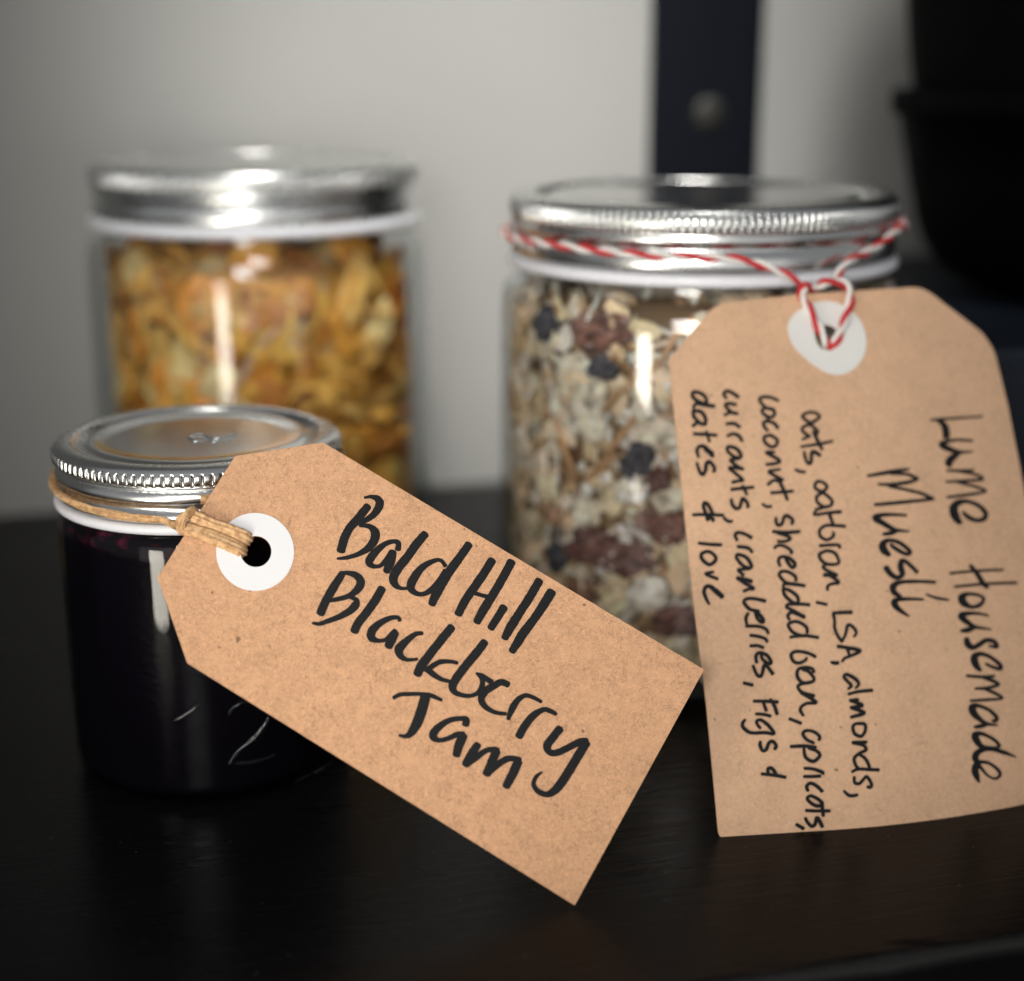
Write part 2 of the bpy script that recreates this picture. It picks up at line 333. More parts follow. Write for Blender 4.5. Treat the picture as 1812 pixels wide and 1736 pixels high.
MUESLI_TEXT = [
 ("heading line: Lume Housemade", """D 1370,102,24 1100,120,28 900,135,32 815,142,22
D 890,145,30 958,190,66 982,250,80 986,322,80
D 1262,360,30 1100,352,32 985,372,45 942,402,75 1020,450,60 1130,480,40 1270,475,18
D 1130,488,40 1050,540,75 1012,595,82 1030,628,46
D 1275,670,28 1130,680,34 990,675,26
D 1130,684,30 1300,720,32 1368,768,34 1200,785,34 985,797,26
D 1100,797,30 1300,850,32 1402,898,28 1200,935,36 995,960,30
D 1160,1118,34 1220,1170,50 1300,1205,45 1385,1190,55 1402,1130,55 1330,1050,46 1200,1003,46 1100,1025,74 1062,1090,95 1090,1180,86 1138,1235,48
E 1588,110,28 1300,122,32 1025,148,30
E 1732,248,30 1400,260,32 1075,290,30
E 1240,65,46 1310,150,52 1380,260,55 1428,300,32
E 1390,415,35 1320,378,36 1210,368,42 1150,405,84 1170,460,78 1250,505,45 1340,485,46 1382,428,40
E 1430,595,24 1300,572,36 1185,578,55 1142,602,70 1200,660,60 1290,715,42 1460,742,20
E 1290,722,40 1210,750,60 1138,758,32
E 1200,838,52 1215,900,75 1270,935,56 1340,900,56 1410,858,50 1490,872,50 1522,928,44 1440,918,25
E 1402,1105,28 1470,1140,36 1558,1162,42 1552,1115,46 1440,1030,42 1340,1003,52 1282,1042,80 1300,1120,74 1352,1182,35
E 1498,1238,32 1370,1248,36 1198,1235,30
E 1370,1252,32 1480,1290,42 1538,1330,36 1420,1365,38 1290,1372,28
E 1380,1372,30 1500,1420,38 1578,1475,28 1420,1490,34 1240,1500,30
F 1470,745,26 1500,758,40 1520,720,46 1440,640,40 1320,592,46 1260,612,80 1282,680,78 1350,745,50 1420,785,40 1528,800,20
F 1420,790,40 1350,810,50 1285,820,34
F 1552,1025,42 1500,960,38 1370,892,42 1292,905,74 1312,970,74 1380,1035,52 1540,1045,40
F 1720,1138,18 1600,1090,46 1450,1052,46 1345,1072,60 1292,1130,74 1310,1190,60
F 1335,1190,45 1430,1200,34 1530,1270,38 1555,1330,38 1500,1368,28 1420,1330,28 1350,1250,40 1308,1215,64 1290,1280,78 1310,1350,62 1332,1405,26"""),
 ("heading line: Muesli", """D 588,662,28 400,690,46 152,735,32
D 400,710,32 560,715,34 640,745,40 678,768,34 560,805,42 400,825,38 262,822,28
D 380,845,34 560,880,34 720,920,36 800,960,42 838,980,34 600,1005,40 400,1025,42 225,1040,36
D 562,1152,30 400,1145,38 285,1152,50 232,1182,68 320,1240,60 440,1305,45 590,1320,20
D 470,1312,40 400,1340,52 315,1352,36
D 380,1575,50 322,1520,84 312,1460,78 370,1418,46 480,1440,46 588,1520,46 596,1558,44 540,1558,45 440,1500,46 392,1460,36
E 678,138,42 620,80,44 560,28,46 512,14,50 500,80,68 518,155,60 470,195,52 400,160,60 342,85,64
E 868,242,36 700,235,38 500,242,46 422,285,74 430,345,64 500,400,42
E 740,425,26 600,420,36 470,428,50 432,462,74 480,530,55 588,603,22
E 772,372,22 880,410,32 1008,430,26"""),
 ("ingredient line: oats, oatbran, LSA, almonds,", """A 1400,297,36 1335,320,36 1322,352,38 1408,408,38 1498,350,38 1460,307,36 1400,297,36
A 1405,432,36 1330,452,36 1322,500,38 1400,558,36
A 1405,432,36 1478,500,38 1450,550,38
A 1318,588,30 1385,555,34
A 1640,605,30 1500,635,36 1305,665,32
A 1430,500,36 1490,620,42 1528,695,36
A 1508,760,42 1450,722,46 1418,725,42 1408,830,42 1380,843,36 1350,790,38 1337,715,32
A 1242,906,34 1290,928,36 1348,935,34
A 1480,1032,36 1452,1062,38 1460,1110,38 1530,1138,38 1578,1092,38 1540,1044,36 1480,1032,36
A 1540,1152,36 1472,1190,38 1475,1250,38 1540,1300,38 1618,1288,38 1628,1230,38 1540,1152,36
A 1460,1332,36 1590,1297,38
A 1725,1355,42 1590,1367,38 1445,1385,34 1472,1332,32
A 1602,1372,42 1640,1480,38
A 1770,1510,38 1680,1502,38 1565,1502,36 1502,1550,36 1512,1618,38 1580,1653,38 1648,1610,36 1642,1572,30
B 1712,180,36 1690,147,38 1502,155,38
B 1580,207,38 1660,232,40 1702,310,38 1688,348,36 1580,350,40 1512,302,40 1502,242,38 1580,207,38
B 1580,352,34 1535,382,36 1600,430,40 1680,470,40 1545,465,44
B 1600,467,38 1702,543,40 1620,562,36 1582,592,36 1585,628,30
B 1468,756,38 1578,780,34
G 690,300,64 540,305,60 392,315,56
G 398,330,60 420,450,50 415,540,55 460,660,55 530,768,52
G 530,770,50 590,650,52 620,520,58 660,502,58 740,570,58 758,640,48 720,690,40
G 465,842,62 600,862,66 818,910,68 680,990,55 580,1030,55 535,1085,46
G 620,880,60 650,980,50
G 362,1092,48 420,1108,66 478,1105,62
G 632,1518,46 680,1460,58 572,1342,60 600,1288,58 720,1340,66 800,1430,56 752,1508,45
G 1015,1540,60 800,1560,56 635,1600,52
C 1430,228,38 1340,238,38
C 1345,240,34 1470,288,46 1350,316,42
C 1360,318,36 1490,370,46 1352,415,38
C 1440,482,38 1500,492,38 1503,560,38 1460,618,40 1392,590,40 1372,520,38 1400,487,36 1440,482,38
C 1518,680,38 1370,685,36 1480,712,38 1512,760,40 1440,800,38 1388,850,38 1400,920,38 1430,958,36
C 1432,806,36 1500,850,38 1540,920,38 1550,958,36
C 1648,975,40 1540,970,38 1430,966,38 1362,995,32
C 1525,1153,36 1558,1160,38 1568,1120,38 1520,1047,38 1480,1080,36 1440,1120,38 1392,1110,38 1387,1048,32
C 1277,1197,30 1340,1248,40 1422,1240,34"""),
 ("ingredient line: coconut, shredded bran, apricots,", """A 1062,177,36 980,142,36 900,137,36 862,170,36 930,250,36 1010,270,34
A 1010,267,38 1020,320,40 985,353,38 920,330,38 887,287,36 920,257,36 1010,267,36
A 950,355,34 960,398,36
A 1058,468,42 1020,420,40 960,397,38 912,402,38 907,440,38 950,498,34
A 980,542,38 1048,592,38 1038,648,38 990,668,38 922,620,38 912,562,38 980,542,38
A 1020,722,36 932,727,36 1030,780,42 1078,820,38 1030,843,38 932,855,36
A 1082,907,30 1000,917,36 962,932,40 1020,970,40 1110,1020,42
A 952,1068,38 1010,1022,36 1070,1035,38
A 1218,1135,36 1110,1146,38 982,1155,36
A 1080,1042,40 1120,1130,40 1158,1230,36
A 892,1272,32 940,1303,36 988,1296,34
A 1203,1488,36 1213,1440,38 1150,1397,40 1120,1420,38 1100,1480,40 1060,1500,38 1037,1460,38 1037,1418,34
A 1290,1565,38 1150,1575,42 1002,1565,36
A 1050,1582,34 1150,1610,40 1188,1640,38 1140,1668,36 1055,1670,34
B 1195,238,38 1198,210,38 1130,162,38 1060,152,36 1018,183,32
B 1080,372,34 1062,310,38 1100,272,40 1180,290,42 1238,350,42 1210,388,40 1160,330,42 1140,292,36
B 1248,530,38 1238,480,40 1160,432,38 1092,432,38 1072,470,40 1140,545,40 1240,565,38
B 1342,580,38 1240,566,40 1130,562,38 1112,592,36
B 1112,610,38 1180,630,40 1260,690,42 1275,750,38
B 1112,612,38 1130,680,42 1210,755,42 1280,770,38
B 1392,783,38 1290,775,40 1162,780,38 1148,812,38
B 1150,812,36 1230,850,40 1335,912,46
B 1340,918,40 1270,882,46 1200,862,44 1162,900,40 1180,940,36
B 1368,1080,38 1358,1020,40 1280,967,40 1202,967,38 1168,1000,40 1210,1070,40 1300,1110,38
B 1486,1130,36 1370,1112,38 1260,1115,38 1185,1128,34
B 1457,1335,38 1380,1297,40 1260,1277,38 1198,1310,40 1220,1380,40 1280,1400,40 1350,1370,36 1360,1342,30
B 1438,1498,40 1418,1460,38 1340,1447,38 1272,1470,38 1262,1540,40 1320,1610,40 1420,1598,40 1438,1560,38 1380,1490,40 1320,1472,36
C 900,50,36 792,80,36 830,150,40 962,190,42
C 822,157,38 980,255,40 880,270,36 822,310,36 817,350,38 848,400,34
C 698,432,36 822,480,40
C 1010,658,38 1018,620,38 960,572,38 882,557,36 842,590,38 880,650,38 958,690,36
C 982,735,36 860,722,42 712,727,38
C 852,750,36 870,840,40 950,883,42 1018,830,40 998,780,38 900,742,36
C 857,957,36 960,967,38 1048,1000,42 1050,1018,38
C 1028,1040,38 940,1045,38 852,1045,36
C 1048,1203,42 980,1140,42 920,1117,40 882,1150,40 895,1198,36
C 930,1247,38 1010,1290,40 1048,1340,40 990,1358,40 920,1320,40 887,1272,38 930,1247,36
C 1128,1410,38 1000,1410,38 873,1405,36
C 1042,1312,40 1050,1400,42 1058,1465,34
C 1048,1578,44 995,1482,42 970,1550,40 935,1573,40 890,1530,38 867,1483,34
C 772,1552,38 848,1598,42"""),
 ("ingredient line: currants, cranberries, figs &", """A 638,140,42 560,87,40 510,77,40 482,107,38 510,153,34
A 612,220,38 530,207,40 500,230,40 560,298,40 628,315,38
A 490,330,36 562,297,34
A 652,460,36 590,420,40 508,425,34
A 678,608,36 640,550,40 580,530,38 517,553,34
A 545,662,40 620,690,42 663,750,42 650,783,40 590,770,38 530,720,40 517,680,38 545,662,38
A 650,790,38 548,805,38
A 547,810,36 620,870,40 688,905,36
A 690,905,34 542,890,38 620,960,38 683,1020,38 630,1030,36 572,1045,38
A 797,1095,36 690,1106,38 562,1120,38
A 680,1080,36 728,1175,32
A 738,1308,40 733,1265,38 685,1217,42 665,1260,38 650,1308,40 615,1323,40 572,1280,40 562,1222,34
A 482,1420,34 530,1458,38 573,1455,32
A 778,1633,40 700,1590,38 630,1577,38 602,1605,38 625,1662,34
B 783,228,36 740,182,40 628,165,38
B 632,247,40 720,280,42 773,360,42 758,393,40 690,370,38 632,310,40 612,270,38 632,247,38
B 758,400,38 632,410,36
B 632,415,36 690,470,40
B 778,535,50 628,497,38 700,552,40 798,608,40 740,620,36 690,640,36
B 922,743,42 800,717,40 722,722,40 697,760,42 760,830,42 858,850,36
B 840,862,40 900,938,42 890,972,38 840,930,42 812,852,36
B 742,872,36 717,920,40 725,988,34
B 953,1088,36 930,1042,38 850,1012,38 717,1010,36
B 943,1178,36 920,1142,38 840,1117,38 762,1107,36
B 902,1238,38 840,1217,38 762,1220,36
B 832,1398,36 822,1330,40 860,1292,40 940,1320,42 983,1388,42 960,1408,40 892,1360,38 880,1302,36
B 1003,1518,42 920,1420,42 890,1510,40 870,1543,40 830,1520,40 792,1428,36
B 692,1612,36 788,1635,40
C 577,255,38 450,247,40 318,245,36
C 495,222,30 540,300,42 568,385,40
C 422,262,36 453,348,40
C 498,405,38 430,387,38 342,380,36
C 390,533,36 357,490,36 352,457,38 400,447,40 480,510,42 533,588,40 440,580,40 290,580,40 212,530,42 200,480,38 228,442,30
C 540,753,42 558,720,40 520,672,42 480,690,40 450,760,42 410,768,38 387,710,42 390,672,32
C 657,1053,38 530,1030,40 402,1017,36
C 472,1008,38 472,962,40 510,957,42 550,1008,40 560,1033,34"""),
 ("ingredient line: dates & love", """A 300,232,40 292,150,40 232,97,40 162,87,40 150,130,42 200,180,42 300,217,40
A 382,238,44 290,227,42 190,212,40 157,260,32
A 157,285,40 240,297,42 288,370,42 280,438,40
A 157,285,40 166,350,42 230,418,42 280,430,38
A 152,448,38 215,398,38
A 405,545,40 300,537,40 163,530,38
A 295,502,30 330,615,32
A 368,768,46 310,702,56 260,662,46 212,672,40 197,720,40 215,778,32
A 285,695,50 358,740,60
A 373,933,40 383,890,38 330,827,42 297,850,46 285,920,42 255,963,42 217,910,38 197,838,32
A 370,1388,38 320,1290,42 277,1262,42 267,1310,42 300,1400,42 310,1448,36
A 478,1395,38 300,1386,38 152,1390,34
A 300,1443,42 340,1422,42 370,1440,40 360,1463,26
A 457,1708,38 330,1703,38 215,1690,36
B 310,217,40 247,242,40 252,300,42 330,358,42 398,300,40 360,238,38 310,217,38
B 372,435,32 292,457,40 418,510,38
B 467,698,58 400,640,60 340,592,50 292,592,42 272,650,44 300,730,38 328,778,28"""),
]
EMBOSS = """K 640,325,12 690,300,14 755,250,14
K 890,310,14 905,270,14 960,240,12 1020,245,12 1060,275,12 1070,320,14 1010,400,12 940,460,14 890,525,14
K 930,520,10 1020,510,10 1110,480,10
K 1190,605,8 1290,560,9 1370,510,9"""

# ------------------------------------------------------------------ the setting: wall and table
P0, P1 = on_z(20, 910), on_z(870, 852)
U = (P1 - P0); U.z = 0; U.normalize()                 # along the wall
V_ = Vector((-U.y, U.x, 0))                            # into the wall
ZUP = Vector((0, 0, 1))
def wall_hit(px, py):
    r = ray(px, py); t = (P0 - C0).dot(V_) / r.dot(V_); return C0 + r * t
def box(name, o, a, b, c, mat, parent=None, bevel=0.0, seg=2):
    """box from corner o along vectors a, b, c"""
    vs = [o, o + a, o + a + b, o + b, o + c, o + a + c, o + a + b + c, o + b + c]
    fs = [(3, 2, 1, 0), (4, 5, 6, 7), (0, 1, 5, 4), (1, 2, 6, 5), (2, 3, 7, 6), (3, 0, 4, 7)]
    org = o + (a + b) / 2
    ob = mesh_obj(name, [v - org for v in vs], fs, mat, parent, smooth=False)
    ob.location = org if parent is None else org - parent.location
    if bevel:
        m = ob.modifiers.new('bevel', 'BEVEL'); m.width = bevel; m.segments = seg; m.limit_method = 'ANGLE'
    return ob
wall = box('wall', P0 - U * 1.6 - ZUP * 0.9, U * 3.6, V_ * 0.1, ZUP * 2.6, M['wall'])
tag(wall, kind='structure')

front = on_z(1571, 1698)
depth = (P0 - front).dot(V_) - 0.0015
# table top: slab whose worn front edge runs parallel to the wall
nx, ny = 240, 1
V, F = [], []
org = front.copy(); org.z = 0
prof = [(depth, -0.03), (depth, 0.0), (0.0060, 0.0), (0.0030, 0.0), (0.0012, -0.0003), (0.0003, -0.0011), (0.0, -0.0026), (0.0, -0.030)]
for i in range(nx + 1):
    s = -0.95 + 1.9 * i / nx
    for j, (q, z) in enumerate(prof):
        w = 0.0
        if 2 <= j <= 6:
            w = (noise.noise(Vector((s * 60, j * 0.35, 0))) * 0.0011 + noise.noise(Vector((s * 220, j, 3))) * 0.0005) * (1 if j > 2 else 0)
        p = U * s + V_ * (q + w) + ZUP * (z - abs(w) * (0.25 if j in (3, 4) else 0))
        V.append(p)
n = len(prof)
for i in range(nx):
    for j in range(n):
        j2 = (j + 1) % n
        F.append((i * n + j, i * n + j2, (i + 1) * n + j2, (i + 1) * n + j))
F.append(tuple(range(n - 1, -1, -1))); F.append(tuple(nx * n + j for j in range(n)))
ang = math.atan2(U.y, U.x); inv = Matrix.Rotation(-ang, 3, 'Z')
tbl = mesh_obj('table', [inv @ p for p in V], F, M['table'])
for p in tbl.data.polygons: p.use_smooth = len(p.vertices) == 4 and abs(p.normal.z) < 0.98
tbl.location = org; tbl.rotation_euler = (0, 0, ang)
tag(tbl, 'glossy black painted wooden table with a worn front edge and a painted grey edge highlight', 'table')

# dark strip screwed to the wall
a0, a1 = wall_hit(1151, 20), wall_hit(1348, 20)
ua, ub = (a0 - P0).dot(U), (a1 - P0).dot(U)
foot = P0 + U * ((ua + ub) / 2); foot.z = 0.10
strip = empty('wall_bracket', foot, 'dark navy upright metal strip fixed flat on the wall by a dull screw', 'bracket')
box('strip', P0 + U * ua - V_ * 0.0042 + ZUP * 0.10, U * (ub - ua), V_ * 0.004, ZUP * 0.75, M['navy'], strip, 0.0008)
sc = wall_hit(1250, 203)
V, F = lathe([(0, 0.0016), (0.004, 0.0016), (0.0068, 0.001), (0.0076, 0.0)], 32)
q = (-V_).to_track_quat('Z', 'Y')
s_ = mesh_obj('screw', [q @ Vector(v) for v in V], F, M['screw'], strip)
s_.location = sc - V_ * 0.00425 - foot

# low black ledge and two stacked pots on the right
lc = Vector((0.127, 0.452, 0))
dep = (P0 - lc).dot(V_) - 0.006
ledge = box('ledge', lc, U * 0.75, V_ * dep, ZUP * 0.098, M['ledge'], None, 0.003, 3)
tag(ledge, 'low dark painted ledge behind the right tag, under the black pots', 'ledge')
pc = Vector((0.226, 0.577, 0.098))
V, F = lathe([(r / 1000, z / 1000) for r, z in [(0, 1), (32, 0), (40, 1), (52, 5), (61, 11.5), (66.5, 19), (70, 28), (74, 45), (78.5, 66.5), (80.0, 66.8),
     (81.6, 67.5), (82.0, 70), (82.0, 75), (81.2, 76.2), (79, 76.4), (77, 74), (74, 60), (60, 20), (0, 12)]], 96)
pot = mesh_obj('pot', V, F, M['black_pot']); pot.location = pc
tag(pot, 'wide black pot with a projecting rim standing on the dark ledge', 'pot', 'stacked black pots')
V, F = lathe([(r / 1000, z / 1000) for r, z in [(0, 1), (50, 0), (57, 4), (72, 50), (76.5, 76.2), (78, 88), (82, 130), (86, 175), (89, 176), (89, 184), (86, 185), (83, 180), (76, 130), (60, 20), (0, 12)]], 96)
pot2 = mesh_obj('pot', V, F, M['black_pot']); pot2.location = pc + ZUP * 0.0135
tag(pot2, 'flaring black pot nested inside the rim of the wide lower pot', 'pot', 'stacked black pots')

# ------------------------------------------------------------------ jars
mm = 0.001
def knurl(count, amp):
    def f(a):
        c = math.cos(a * count)
        return amp * max(-1.0, min(1.0, 2.2 * c + 1.0))
    return f
def lid_parts(root, h, band, disc, ring, count, amp):
    V, F = lathe([(p[0] * mm, h - p[1] * mm, (p[2] if len(p) > 2 else 0)) for p in band], count * 12, knurl(count, amp), closed=True)
    mesh_obj('screw_band', V, F, M['metal'], root)
    V, F = lathe([(r * mm, h - d * mm) for r, d in disc], 128)
    dd = mesh_obj('lid_disc', V, F, M['disc'], root)
    V, F = lathe([(r * mm, h - d * mm) for r, d in ring], 128, closed=True)
    mesh_obj('rim_ring', V, F, M['white_ring'], root)
    return dd
def emboss(disc, h, strokes, wid, mat):
    """raised lettering-like relief on a lid: low rounded ribs"""
    V, F = [], []
    for st in strokes:
        pts = spline(st, 0.0006)
        tube(V, F, [Vector((p[0], p[1], h)) for p in pts], lambda i, n_: wid, 6)
    return mesh_obj('embossing', V, F, mat, disc)
def tube(V, F, pts, rad, sides=8, flat=1.0, twist=0.0, up=Vector((0, 0, 1)), cap=True, groove=0.0, fibre=0.0):
    n_ = len(pts); base = len(V); prev = None
    for i, p in enumerate(pts):
        t = (pts[min(i + 1, n_ - 1)] - pts[max(i - 1, 0)])
        if t.length < 1e-9: t = Vector((1, 0, 0))
        t.normalize()
        if prev is None:
            a = up - t * up.dot(t)
            if a.length < 1e-3: a = Vector((1, 0, 0)) - t * t.x
        else: a = prev - t * prev.dot(t)
        a.normalize(); prev = a; b = t.cross(a)
        r = rad(i, n_); th = twist * i
        for k_ in range(sides):
            an = 2 * math.pi * k_ / sides
            x_, y_ = r * math.cos(an) * flat, r * math.sin(an)
            if groove: s = 1 - groove * (0.5 + 0.5 * math.cos(3 * an + i * 0.05)); x_ *= s; y_ *= s
            if fibre:
                s = 1 - fibre * (0.5 + noise.noise(Vector((2.6 * math.cos(an + i * .012), 2.6 * math.sin(an + i * .012), i * .018 + base)))); x_ *= s; y_ *= s
            c_, s2 = math.cos(th), math.sin(th)
            V.append(p + a * (x_ * c_ - y_ * s2) + b * (x_ * s2 + y_ * c_))
    for i in range(n_ - 1):
        for k_ in range(sides):
            k2 = (k_ + 1) % sides
            F.append((base + i * sides + k_, base + i * sides + k2, base + (i + 1) * sides + k2, base + (i + 1) * sides + k_))
    if cap:
        F.append(tuple(base + k_ for k_ in range(sides - 1, -1, -1)))
        F.append(tuple(base + (n_ - 1) * sides + k_ for k_ in range(sides)))

# --- jam jar
JC = Vector((-0.0827, 0.3826, 0)); JH = 0.183 - 0.0932
jar = empty('jam_jar', JC, 'small glass jar of nearly black jam with a silver screw lid', 'jar')
band = [(31.6, 1.3), (31.6, .5), (32.2, .1), (33.6, -.15), (35.2, .1), (36.3, .6), (36.9, 1.3), (37.05, 1.7, 0), (37.1, 2.0, 1), (37.1, 4.1, 1), (36.95, 4.5, .4), (36.6, 4.9),
        (35.9, 5.3), (35.7, 5.7), (36.1, 6.0), (36.6, 6.6), (36.95, 7.6), (36.9, 8.5), (36.5, 9.1), (35.6, 9.5), (35.3, 10.1), (35.3, 10.9), (35.8, 11.5), (36.4, 12.3),
        (36.6, 13.4), (36.3, 14.1), (35.0, 14.1), (34.6, 8), (34.6, 2)]
disc = [(0, 1.0), (21, 1.0), (25.5, .95), (26.3, .55), (27.5, .4), (28.4, .75), (29.3, 1.25), (31.0, 1.3), (32.5, 1.0)]
ring = [(35.2, 14.15), (36.9, 14.2), (37.5, 14.6), (37.7, 15.3), (37.6, 16.1), (37.1, 16.6), (35.4, 16.7)]
dj = lid_parts(jar, JH, band, disc, ring, 100, 0.00036)
rels = [[(-.006 + .012 * i / 8 + .004, .002 * math.sin(i), 0) for i in range(9)], [(-.002 + .001 * i, -.004 + .0018 * math.cos(i * 1.3), 0) for i in range(12)]]
emboss(dj, JH - 0.00105, [[(p[0], p[1]) for p in s] for s in rels], 0.0005, M['disc'])
h = JH * 1000
gp = [(35.0, 15), (35.2, 17.4), (36.3, 18.4), (37.0, 20), (37.25, 24), (37.3, h - 6), (37.0, h - 3), (36.0, h - 1), (34.0, h - .1), (0, h - .5)]
V, F = lathe([(r * mm, JH - d * mm) for r, d in gp], 160)
gb = mesh_obj('glass_body', V, F, M['glass_jam'], jar)
V, F = lathe([(r * mm, JH - d * mm) for r, d in [(0, 18.6), (30, 18.5), (33.9, 18.1), (35.3, 18.9), (36.1, 21), (36.5, h - 6), (35.8, h - 3), (33, h - 1.5), (0, h - 1.5)]], 128)
jam = mesh_obj('blackberry_jam', V, F, M['jam']); jam.location = JC
tag(jam, 'nearly black blackberry jam filling the small front jar', 'jam')
# raised numeral and strokes moulded into the glass
V, F = [], []
for line in EMBOSS.strip().splitlines():
    t_, *pp = line.split(); ox, oy, s = TILES[t_]
    pts = [tuple(float(q_) for q_ in p.split(',')) for p in pp]
    P = spline([(ox + p[0] / s, oy + p[1] / s, p[2] / s) for p in pts], 3)
    ws = [p[2] for p in P]
    tube(V, F, [on_cyl(p[0], p[1], JC, 0.0374) - JC for p in P], lambda i, n_: 0.00052 * min(1, .35 + 4 * min(i, n_ - 1 - i) / n_), 8)
mesh_obj('embossed_numeral', V, F, M['glass_jam'], gb)

# --- the two large jars
MC = Vector((0.0588, 0.4687, 0)); MH = 0.1457
big_label = 'large glass jar of muesli with a silver screw lid wrapped in red and white twine'
mjar = empty('storage_jar', MC, big_label, 'jar', 'large screw lid jars')
band = [(51.0, 1.6), (51.0, .6), (51.8, .1), (54, -.1), (56.8, .1), (58.2, .7), (58.9, 1.4), (59.0, 1.9, 0), (59.05, 2.3, 1), (59.05, 6.3, 1), (58.9, 6.8, .4), (58.5, 7.2),
        (58.4, 7.6), (58.7, 8.2), (58.8, 9.2), (58.6, 10.0), (58.1, 10.6), (57.9, 11.3), (58.0, 12.0), (58.5, 12.8), (58.9, 14), (59.0, 16.4), (58.8, 17.5), (58.2, 18.2), (56.0, 18.3), (55.6, 10), (55.6, 2.5)]
disc = [(0, 1.1), (36, 1.1), (42, 1.0), (43.2, .5), (45.5, .3), (47, .8), (48.2, 1.5), (50.4, 1.6), (52, 1.2)]
ring = [(56.4, 18.35), (59.3, 18.4), (59.9, 19.0), (60.2, 20.0), (60.0, 21.1), (59.2, 21.8), (56.6, 21.9)]
lid_parts(mjar, MH, band, disc, ring, 164, 0.00042)
h = MH * 1000
gp = [(55.5, 19), (56.2, 22.2), (56.6, 24.6), (57.6, 25.8), (59.6, 26.8), (61.0, 28.2), (61.8, 30.5), (62.2, 35), (62.6, h - 14), (62.0, h - 7), (60.0, h - 2.6), (56.5, h - .4), (0, h - .8),
      (0, h - 5), (53, h - 5), (58, h - 8), (60.2, h - 14), (60.0, 35), (59.4, 31), (57.4, 28.6), (54.8, 27), (54.0, 24), (53.8, 19)]
V, F = lathe([(r * mm, MH - d * mm) for r, d in gp], 192)
mesh_obj('glass_body', V, F, M['glass'], mjar)
BC = Vector((-0.0946, 0.5605, 0))
bjar = mjar.copy(); col.objects.link(bjar); bjar.location = BC; bjar.scale = (1, 1, 1.0247); bjar.rotation_euler = (0, 0, 0.6)
for ch in list(mjar.children):
    c = ch.copy(); col.objects.link(c); c.parent = bjar
bjar['label'] = 'large glass jar of golden chips with a plain silver lid, standing against the wall'

# ------------------------------------------------------------------ jar contents
def flake(rx, ry, th, cup, seed, rings=2, sides=10):
    rnd = random.Random(seed); V, F = [], []
    off = [1 + rnd.uniform(-.18, .18) for _ in range(sides)]
    for side in (1, -1):
        b = len(V); V.append(Vector((0, 0, side * th * .5)))
        for r_ in range(1, rings + 1):
            f = r_ / rings
            for k_ in range(sides):
                a = 2 * math.pi * k_ / sides; o_ = off[k_] if r_ == rings else 1
                x_, y_ = rx * f * o_ * math.cos(a), ry * f * o_ * math.sin(a)
                z_ = cup * (x_ * x_ / (rx * rx)) + rnd.uniform(-.12, .12) * th
                V.append(Vector((x_, y_, z_ + side * th * .5 * (1 - f * f * .85))))
        for k_ in range(sides):
            k2 = (k_ + 1) % sides
            t = (b, b + 1 + k_, b + 1 + k2); F.append(t if side > 0 else t[::-1])
            for r_ in range(rings - 1):
                q0, q1 = b + 1 + r_ * sides, b + 1 + (r_ + 1) * sides
                t = (q0 + k_, q1 + k_, q1 + k2, q0 + k2); F.append(t if side > 0 else t[::-1])
    nb = 1 + rings * sides; e0 = 1 + (rings - 1) * sides
    for k_ in range(sides):
        k2 = (k_ + 1) % sides
        F.append((e0 + k_, nb + e0 + k_, nb + e0 + k2, e0 + k2))
    return V, F
def lump(rx, ry, rz, seed, rough=0.2, sub=2):
    bm = bmesh.new(); bmesh.ops.create_icosphere(bm, subdivisions=sub + 1, radius=1)
    rnd = random.Random(seed); o = Vector((rnd.uniform(0, 50), rnd.uniform(0, 50), 0))
    for v_ in bm.verts:
        d = 1 + rough * (noise.noise(v_.co * 1.6 + o) + 0.6 * noise.noise(v_.co * 4 + o))
        v_.co = Vector((v_.co.x * rx * d, v_.co.y * ry * d, v_.co.z * rz * d))
    V = [v_.co.copy() for v_ in bm.verts]; F = [tuple(v_.index for v_ in f.verts) for f in bm.faces]; bm.free()
    return V, F
def shard(lx, ly, lz, seed):
    rnd = random.Random(seed); V, F = [], []
    pts = [Vector((lx * (t - .5), rnd.uniform(-.1, .1) * lx * .4, rnd.uniform(-.08, .08) * lx * .4)) for t in (0, .33, .66, 1)]
    tube(V, F, pts, lambda i, n_: ly * (1.0 if 0 < i < n_ - 1 else .75), 6, lz / ly)
    return V, F
def colour_mesh(ob, per_vert):
    at = ob.data.color_attributes.new('Col', 'FLOAT_COLOR', 'POINT')
    for i, c in enumerate(per_vert): at.data[i].color = (*c, 1)
def jitter(c, rnd, a=.14):
    f = 1 + rnd.uniform(-a, a); return tuple(max(0, min(1, x_ * f * (1 + rnd.uniform(-.04, .04)))) for x_ in c)
def frame_at(phi, z, r, rnd, tilt):
    n_ = Vector((math.cos(phi), math.sin(phi), 0))
    ax = Vector((rnd.gauss(0, 1), rnd.gauss(0, 1), rnd.gauss(0, 1))).normalized()
    q_ = n_.to_track_quat('Z', 'Y').to_matrix() @ Matrix.Rotation(rnd.uniform(0, 6.28), 3, 'Z')
    q_ = Matrix.Rotation(rnd.gauss(0, tilt), 3, ax) @ q_
    return n_ * r + Vector((0, 0, z)), q_
